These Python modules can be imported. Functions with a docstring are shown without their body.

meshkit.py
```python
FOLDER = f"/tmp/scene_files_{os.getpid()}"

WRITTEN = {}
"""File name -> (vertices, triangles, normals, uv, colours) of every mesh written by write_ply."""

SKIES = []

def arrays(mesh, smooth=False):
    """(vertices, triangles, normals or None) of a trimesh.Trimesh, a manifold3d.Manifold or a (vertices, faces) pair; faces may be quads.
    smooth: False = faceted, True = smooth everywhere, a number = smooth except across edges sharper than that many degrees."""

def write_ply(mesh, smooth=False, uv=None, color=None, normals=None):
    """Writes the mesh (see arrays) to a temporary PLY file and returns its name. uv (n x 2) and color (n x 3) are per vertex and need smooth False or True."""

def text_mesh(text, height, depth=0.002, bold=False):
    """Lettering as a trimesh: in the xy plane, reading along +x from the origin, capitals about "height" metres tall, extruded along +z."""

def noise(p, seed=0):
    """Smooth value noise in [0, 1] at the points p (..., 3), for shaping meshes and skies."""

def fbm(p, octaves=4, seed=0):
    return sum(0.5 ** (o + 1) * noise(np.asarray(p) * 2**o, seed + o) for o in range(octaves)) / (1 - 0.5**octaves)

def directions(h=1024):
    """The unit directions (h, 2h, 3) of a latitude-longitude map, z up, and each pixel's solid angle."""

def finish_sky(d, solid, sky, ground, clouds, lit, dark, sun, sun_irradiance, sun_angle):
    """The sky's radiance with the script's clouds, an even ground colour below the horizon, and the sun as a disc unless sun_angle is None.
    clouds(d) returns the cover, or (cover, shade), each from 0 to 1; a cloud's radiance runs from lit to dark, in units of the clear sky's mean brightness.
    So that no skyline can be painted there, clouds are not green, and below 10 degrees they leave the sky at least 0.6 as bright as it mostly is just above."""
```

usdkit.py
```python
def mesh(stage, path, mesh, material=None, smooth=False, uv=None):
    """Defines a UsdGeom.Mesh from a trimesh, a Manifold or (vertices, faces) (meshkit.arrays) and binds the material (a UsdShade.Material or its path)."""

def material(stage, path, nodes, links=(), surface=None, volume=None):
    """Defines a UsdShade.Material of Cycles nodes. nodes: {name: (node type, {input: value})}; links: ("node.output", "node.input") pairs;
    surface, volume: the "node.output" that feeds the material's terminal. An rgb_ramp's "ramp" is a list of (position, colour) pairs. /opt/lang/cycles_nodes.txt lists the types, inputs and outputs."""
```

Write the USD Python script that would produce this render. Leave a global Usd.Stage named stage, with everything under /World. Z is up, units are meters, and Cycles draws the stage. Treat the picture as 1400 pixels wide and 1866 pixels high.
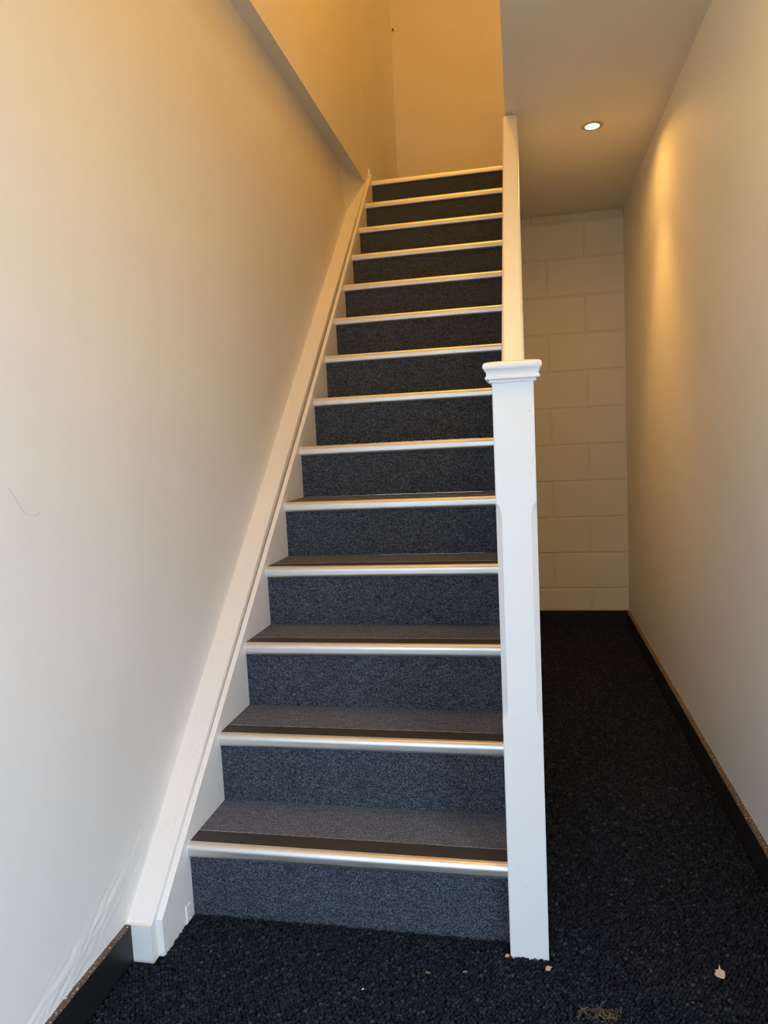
import math, random
import numpy as np
import trimesh
import manifold3d as m3
from shapely.geometry import Polygon
import usdkit, meshkit
from pxr import Usd, UsdGeom, UsdLux, UsdShade, Gf, Sdf, Vt

rng = np.random.default_rng(7)
random.seed(7)
stage = Usd.Stage.CreateInMemory()
UsdGeom.SetStageUpAxis(stage, UsdGeom.Tokens.z)
UsdGeom.SetStageMetersPerUnit(stage, 1.0)
UsdGeom.Xform.Define(stage, '/World')
UsdGeom.Scope.Define(stage, '/World/Looks')

# ------------------------------------------------------------------ camera
CAM = np.array([0.8838, -1.6274, 1.2037])
RIGHT = np.array([0.97994, 0.19326, -0.04790])
UP = np.array([0.02785, 0.10495, 0.99409])
FWD = np.array([-0.19715, 0.97551, -0.09744])
FPX = 1307.28
EXPOSURE = 0.0
cam = UsdGeom.Camera.Define(stage, '/World/camera')
mat4 = np.eye(4)
mat4[0, :3], mat4[1, :3], mat4[2, :3], mat4[3, :3] = RIGHT, UP, -FWD, CAM
cam.AddTransformOp().Set(Gf.Matrix4d(*mat4.ravel().tolist()))
cam.CreateHorizontalApertureAttr(36.0)
cam.CreateVerticalApertureAttr(36.0 * 1866 / 1400)
cam.CreateFocalLengthAttr(FPX / 1400 * 36.0)
cam.CreateClippingRangeAttr(Gf.Vec2f(0.01, 200))
cam.CreateExposureAttr(EXPOSURE)

# ------------------------------------------------------------------ daylight: an overcast blue-white sky outside the open doorway
SKY = 1.2
dome = UsdLux.DomeLight.Define(stage, '/World/sky')
dome.CreateIntensityAttr(SKY)
dome.CreateColorAttr(Gf.Vec3f(0.81, 1.03, 1.31))

# lamps (their lights are made in their builders below)
PENDANT_POS, PENDANT_C = (0.52, 0.85, 4.35), (50.0, 22.5, 2.6)      # radiant watts in red, green and blue
HALL_POS, HALL_C = (1.12, -0.45, 2.36), (15.5, 9.8, 1.9)
LANDING_POS, LANDING_C = (1.9, 3.4, 4.9), (17.0, 8.2, 2.0)
LENS_C = (950.0, 480.0, 114.0)
SPOT_C, CONE = (12.0, 6.0, 1.4), 38.0
SIDE_DOOR = (-1.9, -0.75)     # open entrance in the right wall, behind the camera
FRONT_DOOR = (0.05, 0.80)     # and the doorway straight behind it

# ------------------------------------------------------------------ measures
R_, G_ = 0.2, 0.2209           # rise, going
N_ = 14
XW, XU, ZS = -0.085, -0.0175, 2.755    # lower left wall, upper left wall, its soffit
XR, YB, ZC = 1.48, 2.9473, 2.5055      # right wall, back wall, lower ceiling
YUB, ZUC = 3.97, 5.25                  # upper back wall, upper ceiling
YF = -2.0                              # entrance wall
SK_H, SK_T = 0.094, 0.018
XS = 0.84                              # right end of the treads

# ------------------------------------------------------------------ helpers
taken = {}


def path_for(name, parent):
    base = parent.GetPath() if parent is not None else Sdf.Path('/World')
    k = taken.get((str(base), name), 0)
    taken[(str(base), name)] = k + 1
    return str(base.AppendChild(name if k == 0 else f'{name}_{k:03d}'))


def obj(name, mesh, mat, parent=None, smooth=False, **data):
    m = usdkit.mesh(stage, path_for(name, parent), mesh, mat, smooth=smooth)
    for k, v in data.items():
        m.GetPrim().SetCustomDataByKey(k, v)
    return m.GetPrim()


def thing(name, label, cat, loc=(0, 0, 0), group=None):
    x = UsdGeom.Xform.Define(stage, path_for(name, None))
    x.AddTranslateOp().Set(Gf.Vec3d(*loc))
    p = x.GetPrim()
    p.SetCustomDataByKey('label', label)
    p.SetCustomDataByKey('category', cat)
    if group:
        p.SetCustomDataByKey('group', group)
    return p


def struct(name, mesh, mat, parent=None, smooth=False, label=None):
    p = obj(name, mesh, mat, parent, smooth)
    if parent is None:
        p.SetCustomDataByKey('kind', 'structure')
        if label:
            p.SetCustomDataByKey('label', label)
    return p


def box(x0, y0, z0, x1, y1, z1, b=0.0):
    if b <= 0:
        m = trimesh.creation.box((x1 - x0, y1 - y0, z1 - z0))
        m.apply_translation(((x0 + x1) / 2, (y0 + y1) / 2, (z0 + z1) / 2))
        return m
    pts = []
    for sx in (0, 1):
        for sy in (0, 1):
            for sz in (0, 1):
                c = np.array([(x0, x1)[sx], (y0, y1)[sy], (z0, z1)[sz]], float)
                d = np.array([1 - 2 * sx, 1 - 2 * sy, 1 - 2 * sz], float) * b
                for k in range(3):
                    o = d.copy()
                    o[k] = 0
                    pts.append(c + o)
    return trimesh.Trimesh(*hull(pts), process=False)


def hull(pts):
    h = trimesh.convex.convex_hull(np.asarray(pts, float))
    return h.vertices, h.faces


def ext_x(poly, x0, x1):
    """A polygon of (y, z) points drawn out along x from x0 to x1."""
    m = trimesh.creation.extrude_polygon(Polygon(poly), x1 - x0, engine='earcut')
    v = m.vertices
    m.vertices = np.stack([v[:, 2] + x0, v[:, 0], v[:, 1]], 1)
    return m


def loft(sections, close=True):
    """Closed rings of equal length joined into one skin with end caps."""
    S = np.asarray(sections, float)
    n, k = S.shape[:2]
    v = S.reshape(-1, 3)
    f = []
    for i in range(n - 1):
        for j in range(k):
            a, b = i * k + j, i * k + (j + 1) % k
            f += [(a, b, b + k), (a, b + k, a + k)]
    v = np.vstack([v, S[0].mean(0), S[-1].mean(0)])
    c0, c1 = n * k, n * k + 1
    for j in range(k):
        f.append((c0, (j + 1) % k, j))
        f.append((c1, (n - 1) * k + j, (n - 1) * k + (j + 1) % k))
    m = trimesh.Trimesh(v, f, process=False)
    if m.volume < 0:
        m.invert()
    return m


def cat(*ms):
    return trimesh.util.concatenate(ms)


def lathe(profile, seg=40):
    """(radius, z) points turned round z."""
    m = trimesh.creation.revolve(np.asarray(profile, float), sections=seg)
    return m


# ------------------------------------------------------------------ materials
def M(name, nodes, links=(), surface='p.BSDF'):
    return usdkit.material(stage, '/World/Looks/' + name, nodes, links, surface)


def paint(name, color, rough=0.6, bump=0.02, scale=220.0, spots=None, spec=0.4):
    nodes = {
        'g': ('geometry', {}),
        'n': ('noise_texture', {'scale': scale, 'detail': 3.0}),
        'b': ('bump', {'strength': 0.25, 'distance': bump * 0.01}),
        'l': ('noise_texture', {'scale': 2.5, 'detail': 4.0}),
        'c': ('rgb_ramp', {'ramp': [(0.3, tuple(c * 0.965 for c in color)), (0.7, color)]}),
        'p': ('principled_bsdf', {'roughness': rough, 'specular_ior_level': spec}),
    }
    links = [('g.position', 'n.vector'), ('g.position', 'l.vector'), ('n.fac', 'b.height'), ('l.fac', 'c.fac'), ('b.normal', 'p.normal')]
    if spots:
        sc, size, share, sp = spots
        nodes['v'] = ('voronoi_texture', {'scale': sc, 'randomness': 1.0})
        nodes['d'] = ('math', {'math_type': 'less_than', 'value2': size})
        nodes['sc'] = ('separate_color', {})
        nodes['q'] = ('math', {'math_type': 'greater_than', 'value2': share})
        nodes['a0'] = ('math', {'math_type': 'multiply'})
        nodes['cl'] = ('noise_texture', {'scale': 9.0, 'detail': 1.0})
        nodes['cg'] = ('math', {'math_type': 'greater_than', 'value2': 0.56})
        nodes['a'] = ('math', {'math_type': 'multiply'})
        nodes['x'] = ('mix', {'color2': sp})
        links += [('g.position', 'v.vector'), ('v.distance', 'd.value1'), ('v.color', 'sc.color'), ('sc.r', 'q.value1'), ('d.value', 'a0.value1'), ('q.value', 'a0.value2'), ('a0.value', 'a.value1'), ('g.position', 'cl.vector'), ('cl.fac', 'cg.value1'), ('cg.value', 'a.value2'), ('a.value', 'x.fac'), ('c.color', 'x.color1'), ('x.color', 'p.base_color')]
    else:
        links.append(('c.color', 'p.base_color'))
    return M(name, nodes, links)


WALL = (0.80, 0.785, 0.755)
m_wall = paint('wall_paint', WALL, 0.62, 0.03, 160.0)
m_ceil = paint('ceiling_paint', (0.76, 0.735, 0.69), 0.75, 0.02, 200.0)
m_wood = paint('white_gloss', (0.83, 0.82, 0.80), 0.38, 0.015, 90.0)
m_string = paint('white_gloss_speckled', (0.83, 0.82, 0.80), 0.42, 0.02, 90.0, spots=(150.0, 0.12, 0.55, (0.19, 0.16, 0.14)))
m_block = paint('block_paint', (0.73, 0.71, 0.67), 0.7, 0.30, 75.0)
m_mortar = paint('mortar_paint', (0.71, 0.69, 0.65), 0.8, 0.05, 160.0)
m_filler = paint('filler_strip', (0.66, 0.63, 0.58), 0.85, 0.5, 60.0, spots=(45.0, 0.30, 0.55, (0.46, 0.42, 0.36)))
m_floorup = paint('upper_floor', (0.05, 0.05, 0.055), 0.9)
m_pave = paint('pavement_concrete', (0.36, 0.36, 0.35), 0.9)

# woodgrain paint for post and rail
m_grain = M('white_gloss_grain', {
    'g': ('geometry', {}),
    'mp': ('mapping', {'scale': (260.0, 260.0, 5.0)}),
    'n': ('noise_texture', {'scale': 1.0, 'detail': 3.0, 'roughness': 0.6}),
    'b': ('bump', {'strength': 0.28, 'distance': 0.0005}),
    'v': ('noise_texture', {'scale': 180.0, 'detail': 1.0}),
    'r': ('rgb_ramp', {'ramp': [(0.815, (0.83, 0.82, 0.80)), (0.83, (0.25, 0.22, 0.2))]}),
    'p': ('principled_bsdf', {'roughness': 0.36, 'specular_ior_level': 0.45}),
}, [('g.position', 'mp.vector'), ('mp.vector', 'n.vector'), ('n.fac', 'b.height'), ('b.normal', 'p.normal'), ('g.position', 'v.vector'), ('v.fac', 'r.fac'), ('r.color', 'p.base_color')])


def carpet(name, dark, mid, light, stretch):
    return M(name, {
        'g': ('geometry', {}),
        'mp': ('mapping', {'scale': stretch}),
        'n': ('noise_texture', {'scale': 1.0, 'detail': 4.0, 'roughness': 0.85}),
        'r': ('rgb_ramp', {'ramp': [(0.39, dark), (0.51, mid), (0.615, light)]}),
        'mp2': ('mapping', {'scale': (26.0, 120.0, 120.0)}),
        'w': ('noise_texture', {'scale': 1.0, 'detail': 3.0}),
        'wr': ('rgb_ramp', {'ramp': [(0.32, (0.80, 0.80, 0.80)), (0.68, (1.14, 1.14, 1.14))]}),
        'x': ('mix', {'mix_type': 'multiply', 'fac': 1.0}),
        'b': ('bump', {'strength': 0.7, 'distance': 0.002}),
        'p': ('principled_bsdf', {'roughness': 0.95, 'specular_ior_level': 0.12}),
    }, [('g.position', 'mp.vector'), ('mp.vector', 'n.vector'), ('n.fac', 'r.fac'), ('g.position', 'mp2.vector'), ('mp2.vector', 'w.vector'), ('w.fac', 'wr.fac'),
        ('r.color', 'x.color1'), ('wr.color', 'x.color2'), ('x.color', 'p.base_color'), ('n.fac', 'b.height'), ('b.normal', 'p.normal')])


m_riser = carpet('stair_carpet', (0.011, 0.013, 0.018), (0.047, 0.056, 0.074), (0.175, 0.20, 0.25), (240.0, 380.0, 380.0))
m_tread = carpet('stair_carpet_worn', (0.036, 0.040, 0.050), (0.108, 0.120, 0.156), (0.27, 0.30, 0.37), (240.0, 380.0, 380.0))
m_alu = M('brushed_aluminium', {
    'g': ('geometry', {}),
    'mp': ('mapping', {'scale': (9.0, 160.0, 160.0)}),
    'n': ('noise_texture', {'scale': 1.0, 'detail': 3.0}),
    'r': ('rgb_ramp', {'ramp': [(0.3, (0.40, 0.40, 0.40)), (0.7, (0.50, 0.50, 0.50))]}),
    'p': ('principled_bsdf', {'base_color': (0.78, 0.77, 0.75), 'metallic': 1.0}),
}, [('g.position', 'mp.vector'), ('mp.vector', 'n.vector'), ('n.fac', 'r.fac'), ('r.color', 'p.roughness')])
m_grip = paint('black_grip', (0.036, 0.032, 0.029), 0.55, 0.03, 300.0)
m_skirt = M('black_skirting', {
    'g': ('geometry', {}),
    's': ('separate_xyz', {}),
    'z': ('map_range', {'from_min': 0.0915, 'from_max': 0.0932, 'clamp': True}),
    'n': ('noise_texture', {'scale': 160.0, 'detail': 3.0}),
    'r': ('rgb_ramp', {'ramp': [(0.50, (0.085, 0.062, 0.045)), (0.60, (0.15, 0.12, 0.10)), (0.66, (0.62, 0.60, 0.57))]}),
    'x': ('mix', {'color1': (0.011, 0.011, 0.012)}),
    'p': ('principled_bsdf', {'roughness': 0.45, 'specular_ior_level': 0.4}),
}, [('g.position', 's.vector'), ('s.z', 'z.value'), ('z.result', 'x.fac'), ('g.position', 'n.vector'), ('n.fac', 'r.fac'), ('r.color', 'x.color2'), ('x.color', 'p.base_color')])
m_backing = M('carpet_backing', {'p': ('principled_bsdf', {'base_color': (0.006, 0.006, 0.007), 'roughness': 1.0, 'specular_ior_level': 0.0})})
m_loop = M('carpet_loop', {
    'i': ('object_info', {}),
    'r': ('rgb_ramp', {'ramp': [(0.0, (0.006, 0.0075, 0.013)), (0.6, (0.013, 0.016, 0.026)), (0.97, (0.024, 0.028, 0.042)), (1.0, (0.055, 0.06, 0.075))]}),
    'g': ('geometry', {}),
    'n': ('noise_texture', {'scale': 900.0, 'detail': 2.0}),
    'b': ('bump', {'strength': 0.6, 'distance': 0.001}),
    'p': ('principled_bsdf', {'roughness': 0.9, 'specular_ior_level': 0.12}),
}, [('i.random', 'r.fac'), ('r.color', 'p.base_color'), ('g.position', 'n.vector'), ('n.fac', 'b.height'), ('b.normal', 'p.normal')])


def plain(name, color, rough=0.6, metal=0.0):
    return M(name, {'p': ('principled_bsdf', {'base_color': color, 'roughness': rough, 'metallic': metal})})


m_chip = paint('paint_chip', (0.62, 0.56, 0.52), 0.8)
m_chip_tan = paint('wood_chip', (0.62, 0.44, 0.28), 0.8)
m_chip_brown = paint('grey_brown_chip', (0.22, 0.17, 0.13), 0.85)
m_straw = paint('dry_grass', (0.17, 0.14, 0.08), 0.8)
m_mud = paint('dry_mud', (0.055, 0.042, 0.03), 0.95)
m_bezel = plain('satin_bezel', (0.46, 0.38, 0.28), 0.4)
m_dark = plain('dark_plastic', (0.03, 0.03, 0.03), 0.5)
m_thread = plain('grey_thread', (0.48, 0.46, 0.44), 0.9)
m_nail = plain('dull_steel', (0.10, 0.08, 0.06), 0.5)


def emitter(name, color, strength):
    return M(name, {'e': ('emission', {'color': color, 'strength': strength})}, surface='e.emission')


# ------------------------------------------------------------------ the room shell
# floor: carpet backing with its loop pile
floor = struct('floor', box(-0.3, YF - 0.2, -0.15, 1.7, 3.1, 0.0), m_backing, label='black loop pile carpet floor')
pts = []
sp = 0.0092
for j, y in enumerate(np.arange(-0.62, 2.93, sp * 0.866)):
    x = np.arange(-0.066, 1.462, sp) + (j % 2) * sp / 2
    pts.append(np.stack([x, np.full_like(x, y)], 1))
pts = np.vstack(pts)
pts = pts + rng.normal(0, sp * 0.16, pts.shape)
keep = ~((pts[:, 0] < 0.875) & (pts[:, 1] > -0.008)) & ~((pts[:, 0] < 0.001) & (pts[:, 1] > -0.192)) & ~((pts[:, 0] > 0.812) & (pts[:, 0] < 0.905) & (pts[:, 1] > -0.056) & (pts[:, 1] < 0.05))
keep &= (pts[:, 0] > -0.064) & (pts[:, 0] < 1.459) & (pts[:, 1] < 2.926)
pts = pts[keep]
pi = UsdGeom.PointInstancer.Define(stage, str(floor.GetPath()) + '/carpet_loop')
protos = []
for k in range(3):
    b = trimesh.creation.icosphere(1, 1.0)
    v = b.vertices * [0.0056, 0.0043, 0.0050]
    v = v + 0.0009 * (meshkit.noise(b.vertices * 2.1 + 5 * k)[:, None] - 0.5) * b.vertices
    v[:, 2] += 0.0018
    pm = usdkit.mesh(stage, f'{pi.GetPath()}/loop_{k + 1:03d}', (v, b.faces), m_loop, smooth=True)
    protos.append(pm.GetPath())
pi.CreatePrototypesRel().SetTargets(protos)
n = len(pts)
ang = rng.normal(0.6, 0.5, n)
pi.CreatePositionsAttr(Vt.Vec3fArray.FromNumpy(np.column_stack([pts, rng.normal(0, 0.0006, n)]).astype(np.float32)))
pi.CreateProtoIndicesAttr(Vt.IntArray.FromNumpy(rng.integers(0, 3, n).astype(np.int32)))
pi.CreateOrientationsAttr(Vt.QuathArray([Gf.Quath(math.cos(a / 2), 0, 0, math.sin(a / 2)) for a in ang]))
pi.CreateScalesAttr(Vt.Vec3fArray.FromNumpy(np.repeat(rng.uniform(0.85, 1.12, (n, 1)), 3, 1).astype(np.float32)))
pi.GetPrim().SetCustomDataByKey('kind', 'stuff')

# lower left wall: hand-plastered, uneven, with rough filler ridges low down by the foot of the stairs
ys = np.unique(np.concatenate([np.arange(YF, -0.62, 0.06), np.arange(-0.62, 0.25, 0.006), np.arange(0.25, 2.96, 0.05)]))
zs = np.unique(np.concatenate([np.arange(0, 0.5, 0.006), np.arange(0.5, ZS, 0.06), [ZS + 0.02]]))
Y, Z = np.meshgrid(ys, zs, indexing='ij')
P = np.stack([np.zeros_like(Y), Y, Z], -1)
dx = 0.006 * (meshkit.fbm(P * [1, 1.3, 0.9] + 3.0, 3) - 0.5)
tt = (Z - (0.105 + 0.42 * np.clip(Y + 0.52, 0, 1) ** 1.35))           # ridge line climbing towards the string
msk = np.exp(-(tt / 0.045) ** 2) * np.clip((Y + 0.62) / 0.15, 0, 1) * np.clip((0.02 - Y) / 0.12, 0, 1)
U = np.stack([np.zeros_like(Y), Y * 14 + Z * 18, (Z - 0.42 * Y) * 95], -1)
rid = np.abs(meshkit.fbm(U, 4, seed=4) - 0.5)
dx = dx + msk * (0.0022 - 0.011 * rid)
# the step at the filler's upper edge
dx = dx + 0.0022 * np.clip((Y + 0.6) / 0.1, 0, 1) * np.clip((0.1 - Y) / 0.2, 0, 1) / (1 + np.exp((tt - 0.02 + 0.02 * (meshkit.noise(P * 30) - 0.5)) / 0.004))
X = XW + dx
X = X - (X - (XW)) * np.clip((Z - ZS + 0.02) / 0.02, 0, 1)
V = np.stack([X, Y, Z], -1).reshape(-1, 3)
ny, nz = Y.shape
idx = np.arange(ny * nz).reshape(ny, nz)
a, b_, c, d = idx[:-1, :-1].ravel(), idx[1:, :-1].ravel(), idx[1:, 1:].ravel(), idx[:-1, 1:].ravel()
F = np.vstack([np.stack([a, b_, c], 1), np.stack([a, c, d], 1)])
# a back face makes it a solid wall
Vb = np.array([[-0.3, YF, 0], [-0.3, 2.96, 0], [-0.3, 2.96, ZS], [-0.3, YF, ZS]])
wl = cat(trimesh.Trimesh(V, F, process=False), box(-0.3, YF, -0.02, XW - 0.012, 2.96, ZS))
struct('wall_left', wl, m_wall, smooth=40, label='white plastered wall on the left of the stairs')
# upper left wall stands forward of the lower one: its underside is the pale band along the stairs
wu = ext_x([(YF, ZS), (4.1, ZS), (4.1, ZUC), (YF, ZUC)], -0.3, XU)
struct('wall_left_upper', wu, m_wall, label='upper wall overhanging the lower left wall')
# plaster fillet where the overhang dies into the stair string
fil = trimesh.Trimesh(*hull([(XW - 0.02, 2.44, 2.54), (XW - 0.02, 2.44, ZS + 0.01), (XW + 0.001, 2.44, 2.58), (XW + 0.001, 2.52, 2.53), (XW - 0.02, 2.95, 2.54), (XU - 0.004, 2.74, ZS + 0.01), (XU - 0.004, 2.80, ZS + 0.01), (XU - 0.004, 2.76, 2.735), (XU - 0.004, 2.95, 2.54), (XW + 0.001, 2.40, ZS + 0.01)]), process=False)
struct('trim_1', fil, m_wall, label='small plaster fillet under the overhanging wall')

sy0, sy1 = SIDE_DOOR
wr = ext_x([(YF, -0.02), (sy0, -0.02), (sy0, 2.08), (sy1, 2.08), (sy1, -0.02), (3.1, -0.02), (3.1, ZC + 0.05), (YF, ZC + 0.05)], XR, XR + 0.15)
struct('wall_right', wr, m_wall, label='white wall on the right of the passage')

# back wall of the passage: painted concrete blocks
wb = struct('wall_back', box(0.60, YB + 0.0035, -0.02, XR + 0.05, YB + 0.15, ZC + 0.02), m_mortar, label='painted concrete block wall at the end of the passage')
zj = [0.0] + [0.230 + 0.2242 * k for k in range(10)] + [2.4545]
gap = 0.005
for r in range(len(zj) - 1):
    z0, z1 = zj[r], zj[r + 1]
    off = 1.257 if r % 2 == 0 else 1.035
    edges = sorted(set([0.60] + [e for e in (off - 0.445, off, off + 0.445) if 0.62 < e < XR - 0.02] + [XR + 0.02]))
    for e0, e1 in zip(edges[:-1], edges[1:]):
        jit = rng.normal(0, 0.0006)
        bm = box(e0 + gap, YB - 0.001 + jit, z0 + gap * (r > 0), e1 - gap, YB + 0.05, z1 - gap, 0.004)
        obj('block', bm, m_block, wb)
# rough filler strip along the top of the blocks
q = box(0.60, YB - 0.006, zj[11] + 0.005, XR - 0.002, YB + 0.05, ZC - 0.006, 0.003).subdivide_to_size(0.03)
q.vertices[:, 1] -= 0.010 * (meshkit.fbm(q.vertices * 25, 3) - 0.5) * (q.vertices[:, 1] < YB)
obj('filler_strip', q, m_filler, wb, smooth=35)
obj('corner_bead', box(XR - 0.008, YB - 0.004, 2.30, XR + 0.005, YB + 0.02, 2.40, 0.002), m_filler, wb)

# ceiling of the passage (the upper floor's slab); its left edge runs along the stairwell
cpoly = Polygon([(0.862, YF), (0.836, 1.49), (0.836, YB + 0.15), (XR + 0.15, YB + 0.15), (XR + 0.15, YF)])
for hx, hy in ((1.198, 1.714),):
    cpoly = cpoly.difference(Polygon([(hx + 0.036 * math.cos(t), hy + 0.036 * math.sin(t)) for t in np.linspace(0, 2 * np.pi, 40, endpoint=False)]))
ce = trimesh.creation.extrude_polygon(cpoly, 0.2945, engine='earcut')
ce.apply_translation((0, 0, ZC))
struct('ceiling', ce, m_ceil, label='plain white ceiling over the passage')
# upper storey round the stairwell
struct('floor_upper', box(-0.3, 2.90, 2.55, 3.2, 4.1, 2.797), m_floorup, label='landing floor at the head of the stairs')
struct('wall_back_upper', box(-0.3, YUB, 2.7, 3.2, YUB + 0.12, ZUC), m_wall, label='wall behind the landing')
struct('wall_right_upper', box(0.862, YF, ZC + 0.2945, 0.962, 2.9, ZUC), m_wall)
struct('wall_landing', box(3.1, 2.8, 2.7, 3.2, 4.1, ZUC), m_wall)
struct('wall_landing_front', box(0.962, 2.8, 2.797, 3.2, 2.9, ZUC), m_wall)
struct('ceiling_upper', box(-0.3, YF, ZUC, 3.2, 4.1, ZUC + 0.1), m_ceil)
# wall behind the camera with its doorway, and the pavement outside
fx0, fx1 = FRONT_DOOR
dp = Polygon([(-0.3, -0.1), (fx0, -0.1), (fx0, 2.1), (fx1, 2.1), (fx1, -0.1), (1.63, -0.1), (1.63, ZUC), (-0.3, ZUC)])
wf = trimesh.creation.extrude_polygon(dp, 0.15, engine='earcut')
v = wf.vertices
wf.vertices = np.stack([v[:, 0], YF - v[:, 2], v[:, 1]], 1)
wf.invert()
struct('wall_front', wf, m_wall)
struct('pavement', cat(box(-14, -30, -0.3, 16, YF - 0.2, -0.06), box(1.72, YF - 0.2, -0.3, 16, 3, -0.06)), m_pave)

# skirtings
struct('baseboard_left', box(XW - 0.012, YF, 0, XW + SK_T, -0.186, SK_H, 0.002), m_skirt, label='black skirting on the left wall')
struct('baseboard_right', box(XR - SK_T, -0.70, 0, XR + 0.002, YB - 0.001, SK_H, 0.002), m_skirt, label='black skirting on the right wall')
struct('baseboard_back', box(0.875, YB - 0.021, 0, XR - SK_T, YB - 0.0025, SK_H, 0.002), m_skirt, label='black skirting on the block wall')

# ------------------------------------------------------------------ the staircase
st = thing('staircase', 'straight carpeted staircase with metal nosings, white string, newel post and handrail', 'staircase')


def bow(y):
    return 0.011 * math.sin(math.pi * min(max((y + 0.1) / 2.95, 0), 1)) ** 1.3


prof = [(0.0, 0.0), (-0.0045, -0.0006)] + [(-0.0045 - 0.0135 * math.sin(t), -0.0006 - 0.0145 * (1 - math.cos(t))) for t in np.linspace(0.2, math.pi / 2, 10)]
prof += [(-0.0180, -0.0240)] + [(-0.0180 + 0.010 * (1 - math.cos(t)), -0.0240 - 0.0105 * math.sin(t)) for t in np.linspace(0.25, math.pi / 2, 6)]
prof += [(-0.004, -0.0345), (-0.004, -0.0035), (0.0535, -0.0035), (0.0535, 0.0), (0.0515, 0.0), (0.0515, -0.0015), (0.0, -0.0015)]
prof = [(a, b * 1.08 if b < -0.004 else b) for a, b in prof]
for i in range(1, N_ + 1):
    y0, z0 = (i - 1) * G_, i * R_
    xl = bow(y0) + 0.0005
    obj('riser', box(-0.001, y0 - 0.006, z0 - R_, XS, y0 + 0.006, z0 - 0.004), m_riser, st)
    if i < N_:
        obj('tread', box(-0.001, y0 + 0.0535, z0 - 0.02, XS, y0 + G_ - 0.004, z0 - 0.0004), m_tread, st)
    else:
        obj('tread', box(-0.001, y0 + 0.0535, z0 - 0.02, XS, 2.93, z0 - 0.0004), m_tread, st)
    ns = ext_x([(y0 + a, z0 + b) for a, b in prof], xl, XS)
    npm = obj('nosing', ns, m_alu, st, smooth=35)
    obj('grip_strip', box(xl, y0 + 0.0004, z0 - 0.0016, XS, y0 + 0.0512, z0 - 0.0002), m_grip, npm)
    obj('end_bead', ext_x([(y0 + a * 1.06, z0 + b * 1.05 + 0.0006) for a, b in prof[:-6]], xl - 0.012, xl + 0.0006), m_wood, npm, smooth=35)

# wall string: a wide capping against the wall and a lower inner board
SL = R_ / G_
cap_poly = [(-0.187, 0.0), (-0.187, 0.094), (-0.180, 0.0948), (2.86, 0.257 + SL * 2.86), (2.90, 0.257 + SL * 2.90 - 0.10), (2.90, 2.3), (0.40, 0.0)]
ws = ext_x(cap_poly, XW - 0.01, -0.0155)
wsp = obj('wall_string', ws, m_string, st)


def bowed(poly, x0, x1, n=24):
    m = ext_x(poly, x0, x1).subdivide_to_size(0.14)
    v = m.vertices
    m.vertices[:, 0] += np.array([bow(t) for t in v[:, 1]])
    return m


c2 = 0.2407
ib = bowed([(-0.161, 0.0), (-0.161, 0.0935), (2.86, c2 + SL * 2.86), (2.90, 2.80), (2.90, 2.3), (0.40, 0.0)], -0.0158, 0.0)
obj('inner_board', ib, m_wood, wsp)
obj('end_block', box(-0.0345, 2.845, 2.785, -0.0075, 2.90, 2.866, 0.002), m_wood, wsp)
obj('paint_blob', box(-0.004, -0.052, 0.002, 0.0035, -0.022, 0.05, 0.003), m_wood, wsp)

# boarded balustrade and the side of the stairs, behind the newel post
rz = lambda y: 1.4043 + SL * (y - 0.27)
side = [(0.031, 0.0), (2.94, 0.0), (2.94, ZC - 0.002), (1.50, ZC - 0.002), (1.42, rz(1.42) - 0.045), (0.031, rz(0.031) - 0.045)]
obj('side_panel', ext_x(side, 0.841, 0.872), m_wood, st)

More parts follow.
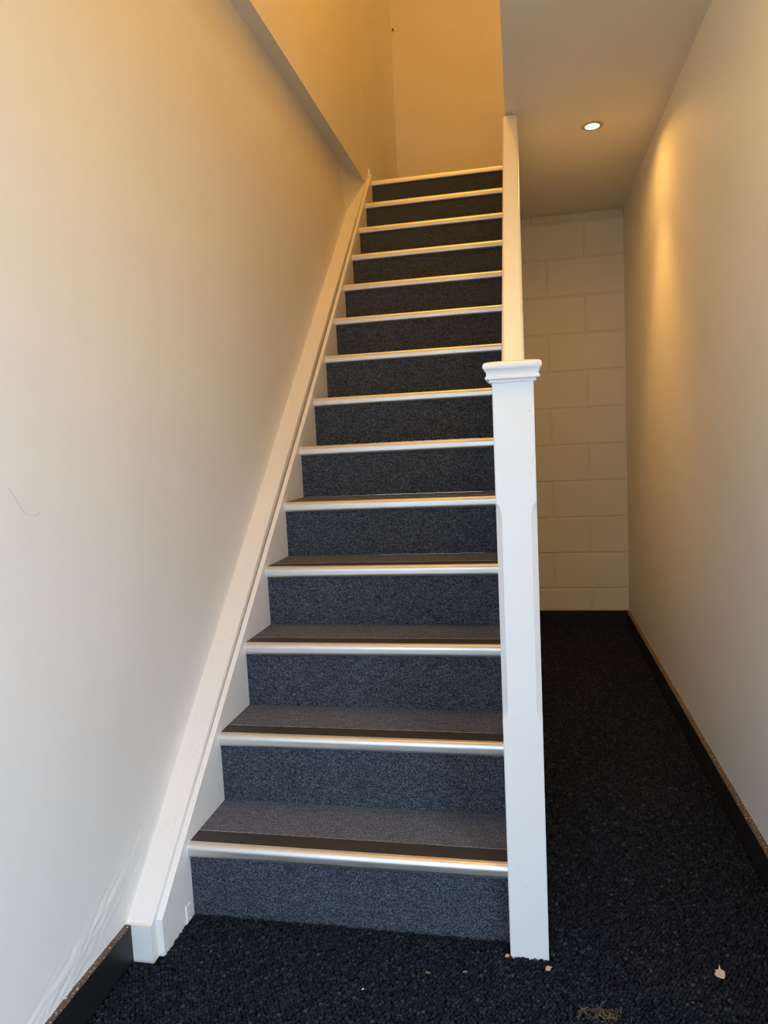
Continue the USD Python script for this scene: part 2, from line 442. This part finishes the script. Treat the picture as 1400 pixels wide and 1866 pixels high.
# newel post with stop chamfers
hx0, hx1, hy0, hy1, = 0.8147, 0.9025, -0.0587, 0.031


def chamfer(z):
    lo0, lo1, hi0, hi1 = 0.568, 0.606, 1.022, 1.057
    base, full = 0.0022, 0.0125
    if z <= lo0 or z >= hi1:
        return base
    if z < lo1:
        t = (z - lo0) / (lo1 - lo0)
        return base + (full - base) * math.sqrt(max(0, 1 - (1 - t) ** 2))
    if z > hi0:
        t = (hi1 - z) / (hi1 - hi0)
        return base + (full - base) * math.sqrt(max(0, 1 - (1 - t) ** 2))
    return full


rows = []
for z in [0.0] + list(np.linspace(0.566, 0.606, 12)) + list(np.linspace(0.7, 0.95, 3)) + list(np.linspace(1.022, 1.0575, 12)) + [1.326]:
    c_ = chamfer(z)
    rows.append([(hx0 + c_, hy0, z), (hx1 - c_, hy0, z), (hx1, hy0 + c_, z), (hx1, hy1 - c_, z), (hx1 - c_, hy1, z), (hx0 + c_, hy1, z), (hx0, hy1 - c_, z), (hx0, hy0 + c_, z)])
post = obj('newel_post', loft(rows), m_grain, st, smooth=22)
cx, cy, hw = (hx0 + hx1) / 2, (hy0 + hy1) / 2, (hx1 - hx0) / 2
cp = [(0.0480, 1.3165), (0.0492, 1.3172), (0.0492, 1.3232), (0.0560, 1.3236), (0.0572, 1.3246), (0.0572, 1.3292), (0.0560, 1.3302), (0.0548, 1.3308), (0.0546, 1.3345), (0.0554, 1.3390), (0.0578, 1.3432), (0.0604, 1.3456), (0.0616, 1.3490), (0.0614, 1.3530), (0.0602, 1.3562), (0.0578, 1.3586), (0.0545, 1.3596), (0.0400, 1.3625)]
crow = [[(cx - h, cy - h, z), (cx + h, cy - h, z), (cx + h, cy + h, z), (cx - h, cy + h, z)] for h, z in cp]
obj('post_cap', loft(crow), m_wood, post, smooth=24)

# handrail: rounded top, up to the passage ceiling
rx0, rx1 = 0.827, 0.885
rp = []
rw, rh, rr = (rx1 - rx0), 0.045, 0.011
for (ccx, ccz, a0) in ((rx1 - rr, -rr, 0), (rx0 + rr, -rr, 90), (rx0 + 0.006, -rh + 0.006, 180), (rx1 - 0.006, -rh + 0.006, 270)):
    r0 = rr if a0 < 180 else 0.006
    for t in np.radians(np.linspace(a0, a0 + 90, 7)):
        rp.append((ccx + r0 * math.cos(t), ccz + r0 * math.sin(t)))
# (x, height over the rail's top line) rings, cut plumb
def rail_ring(y):
    return [(x, y, rz(y) + h / math.cos(math.atan(SL))) for x, h in rp]
rail = loft([rail_ring(y) for y in (0.028, 0.4, 0.8, 1.2, 1.46)] + [[(cx + (x - cx) * 0.97, 1.474, rz(1.474) + h / math.cos(math.atan(SL)) * 0.985 - 0.001) for x, h in rp]])
m_rail = M('rail_gloss_grain', {
    'g': ('geometry', {}),
    'rot': ('vector_rotate', {'rotate_type': 'x_axis', 'angle': math.radians(90) - math.atan(SL)}),
    'mp': ('mapping', {'scale': (260.0, 260.0, 5.0)}),
    'n': ('noise_texture', {'scale': 1.0, 'detail': 3.0, 'roughness': 0.6}),
    'b': ('bump', {'strength': 0.25, 'distance': 0.0005}),
    'p': ('principled_bsdf', {'base_color': (0.83, 0.82, 0.80), 'roughness': 0.34, 'specular_ior_level': 0.45}),
}, [('g.position', 'rot.vector'), ('rot.vector', 'mp.vector'), ('mp.vector', 'n.vector'), ('n.fac', 'b.height'), ('b.normal', 'p.normal')])
obj('handrail', rail, m_rail, st, smooth=30)

# ------------------------------------------------------------------ lamps
bez = [(0.0290, -0.0005), (0.0300, -0.0035), (0.0350, -0.0048), (0.0420, -0.0040), (0.0450, -0.0016), (0.0455, 0.0), (0.0340, 0.0), (0.0290, -0.0005)]


def downlight(x, y, spot, lens, label):
    dl = thing('ceiling_downlight', label, 'ceiling light', (x, y, ZC))
    obj('bezel', lathe(bez, 48), m_bezel, dl, smooth=40)
    obj('housing', lathe([(0.0292, 0.0), (0.0300, 0.0), (0.0300, 0.050), (0.0, 0.050), (0.0, 0.048), (0.0285, 0.048), (0.0285, 0.0), (0.0292, 0.0)], 40), m_bezel, dl, smooth=40)
    obj('lens', lathe([(0.0, 0.0030), (0.010, 0.0034), (0.0180, 0.0055), (0.0180, 0.012), (0.0, 0.012)], 36), emitter('lamp_lens', [c / max(lens) for c in lens], max(lens)), dl, smooth=40)
    sl = UsdLux.SphereLight.Define(stage, str(dl.GetPath()) + '/beam')
    sl.CreateRadiusAttr(0.018)
    sl.CreateIntensityAttr(1.0)
    sl.CreateNormalizeAttr(True)
    sl.CreateColorAttr(Gf.Vec3f(*spot))
    sh = UsdLux.ShapingAPI.Apply(sl.GetPrim())
    sh.CreateShapingConeAngleAttr(CONE)
    sh.CreateShapingConeSoftnessAttr(0.9)
    sl.AddTranslateOp().Set(Gf.Vec3d(0, 0, -0.012))


downlight(1.198, 1.714, SPOT_C, LENS_C, 'small round recessed downlight glowing in the passage ceiling')


def pendant(pos, watts, label, top=ZUC):
    t = thing('pendant_lamp', label, 'lamp', (pos[0], pos[1], pos[2]))
    g = trimesh.creation.icosphere(3, 0.06)
    area = 4 * math.pi * 0.06 ** 2
    obj('globe', g, emitter('lamp_globe_' + label.split()[-1], [c / max(watts) for c in watts], max(watts) / (area * math.pi)), t, smooth=True)
    obj('cord', trimesh.creation.cylinder(0.004, top - pos[2] - 0.06, sections=10, transform=trimesh.transformations.translation_matrix((0, 0, 0.06 + (top - pos[2] - 0.06) / 2))), m_dark, t)
    obj('lamp_holder', lathe([(0.0, 0.056), (0.022, 0.056), (0.020, 0.095), (0.010, 0.105), (0.0, 0.105)], 20), m_dark, t, smooth=30)


pendant(PENDANT_POS, PENDANT_C, 'round globe pendant lamp hanging high in the stairwell')
pendant(LANDING_POS, LANDING_C, 'round globe pendant lamp hanging over the landing')
pendant(HALL_POS, HALL_C, 'round globe pendant lamp hanging from the passage ceiling by the entrance', ZC)

# ------------------------------------------------------------------ litter on the carpet and small marks
def chip(name, label, catg, x, y, outline, mat, tilt=0.12, th=0.0012, z=0.0078):
    o = np.asarray(outline, float)
    m = trimesh.creation.extrude_polygon(Polygon(o), th, engine='earcut')
    m.apply_translation((0, 0, -th / 2))
    m.vertices[:, 2] += tilt * m.vertices[:, 0] * 0.4 + 6.0 * m.vertices[:, 1] ** 2
    p = obj(name, m, mat)
    UsdGeom.Xformable(p).AddTranslateOp().Set(Gf.Vec3d(x, y, z))
    p.SetCustomDataByKey('label', label)
    p.SetCustomDataByKey('category', catg)
    return p


chip('paint_flake', 'largest pale paint flake with a pointed tip, on the carpet by the right wall', 'paint flake', 1.2683, -0.0564,
     [(-0.012, 0.001), (-0.007, 0.005), (-0.0085, 0.011), (-0.001, 0.012), (0.0035, 0.024), (0.0045, 0.0125), (0.011, 0.009), (0.009, -0.006), (0.004, -0.016), (-0.004, -0.013), (-0.010, -0.008)], m_chip)
chip('wood_chip', 'tan wood chip on the carpet at the right front corner of the newel post', 'wood chip', 0.8995, -0.0885,
     [(-0.007, -0.006), (-0.005, 0.004), (0.000, 0.0075), (0.004, 0.005), (0.009, 0.004), (0.005, 0.000), (0.005, -0.006), (-0.001, -0.009)], m_chip_tan)
chip('wood_chip', 'small tan chip against the left side of the newel post foot', 'wood chip', 0.8075, -0.0600,
     [(-0.005, -0.004), (-0.003, 0.004), (0.004, 0.005), (0.005, -0.003), (0.000, -0.006)], m_chip_tan)
chip('wood_chip', 'flat grey-brown chip on the carpet below the first nosing, nearer the newel post', 'wood chip', 0.7153, -0.1247,
     [(-0.005, -0.002), (-0.004, 0.003), (0.005, 0.0035), (0.0055, -0.002)], m_chip_brown)
chip('wood_chip', 'grey-brown chip with a forked end on the carpet below the middle of the first riser', 'wood chip', 0.6323, -0.1376,
     [(-0.006, 0.003), (-0.002, 0.003), (0.002, 0.001), (0.006, 0.003), (0.005, -0.003), (0.000, -0.004), (-0.004, -0.001)], m_chip_brown)
chip('wood_chip', 'tiny cream speck of grit alone on the carpet, nearest the front edge', 'grit', 0.4975, -0.2052,
     [(-0.003, -0.002), (0.0, 0.003), (0.003, 0.000), (0.001, -0.003)], m_chip)


def tube(path, r, seg=6):
    path = np.asarray(path, float)
    rings = []
    for k in range(len(path)):
        t = path[min(k + 1, len(path) - 1)] - path[max(k - 1, 0)]
        t /= np.linalg.norm(t)
        u = np.cross(t, [0.31, 0.2, 0.9])
        u /= np.linalg.norm(u)
        w = np.cross(t, u)
        rings.append([path[k] + r * (math.cos(a) * u + math.sin(a) * w) for a in np.linspace(0, 2 * np.pi, seg, endpoint=False)])
    return loft(rings)


# muddy dry grass trodden into the carpet at the front edge
tf = thing('grass_clump', 'trodden clump of dry grass and mud on the carpet at the front edge', 'dry grass', (1.000, -0.195, 0.006))
cr = []
for k in range(110):
    x, y = rng.normal(0, 0.026), -abs(rng.normal(0, 0.020)) + 0.006
    s = rng.uniform(0.0015, 0.004)
    b = trimesh.creation.icosphere(0, s)
    b.vertices *= [1, 0.8, 0.5]
    b.apply_translation((x, y, 0.001))
    cr.append(b)
obj('mud', cat(*cr), m_mud, tf, kind='stuff')
bl = [((-0.042, 0.006), (-0.034, -0.012)), ((0.016, 0.026), (0.000, 0.003)), ((0.003, 0.004), (0.009, -0.012)), ((0.044, 0.014), (0.042, -0.006))]
for k in range(26):
    x, y, t, l = rng.normal(0.002, 0.026), rng.uniform(-0.028, 0.002), rng.uniform(0, math.pi), rng.uniform(0.006, 0.013)
    bl.append(((x - l * math.cos(t), y - l * math.sin(t)), (x + l * math.cos(t), y + l * math.sin(t))))
for k, ((x0, y0), (x1, y1)) in enumerate(bl):
    ts = np.linspace(0, 1, 3)
    obj('grass_blade', tube([(x0 + (x1 - x0) * t, y0 + (y1 - y0) * t, 0.0035 + (0.004 if k < 4 else 0.001) * math.sin(math.pi * t)) for t in ts], 0.0007 if k < 4 else 0.0005, 5), m_straw, tf)

# grey thread stuck to the left wall
kn = np.array([(-0.432, 1.150), (-0.424, 1.141), (-0.408, 1.116), (-0.396, 1.100), (-0.380, 1.092), (-0.362, 1.0905), (-0.350, 1.095), (-0.348, 1.101)])
tk = obj('thread', tube([(XW + 0.003, y, z) for y, z in kn], 0.0003), m_thread)
tk.SetCustomDataByKey('label', 'thin curved grey thread stuck on the left wall')
tk.SetCustomDataByKey('category', 'thread')
# small nail high in the corner over the landing
nl = obj('nail', cat(trimesh.creation.cylinder(0.003, 0.03, sections=8, transform=trimesh.transformations.rotation_matrix(math.pi / 2, (1, 0, 0))), box(-0.006, -0.018, -0.006, 0.006, -0.014, 0.006, 0.001)), m_nail)
UsdGeom.Xformable(nl).AddTranslateOp().Set(Gf.Vec3d(-0.001, 3.957, 4.236))
nl.SetCustomDataByKey('label', 'small dark nail in the upper wall corner above the landing')
nl.SetCustomDataByKey('category', 'nail')
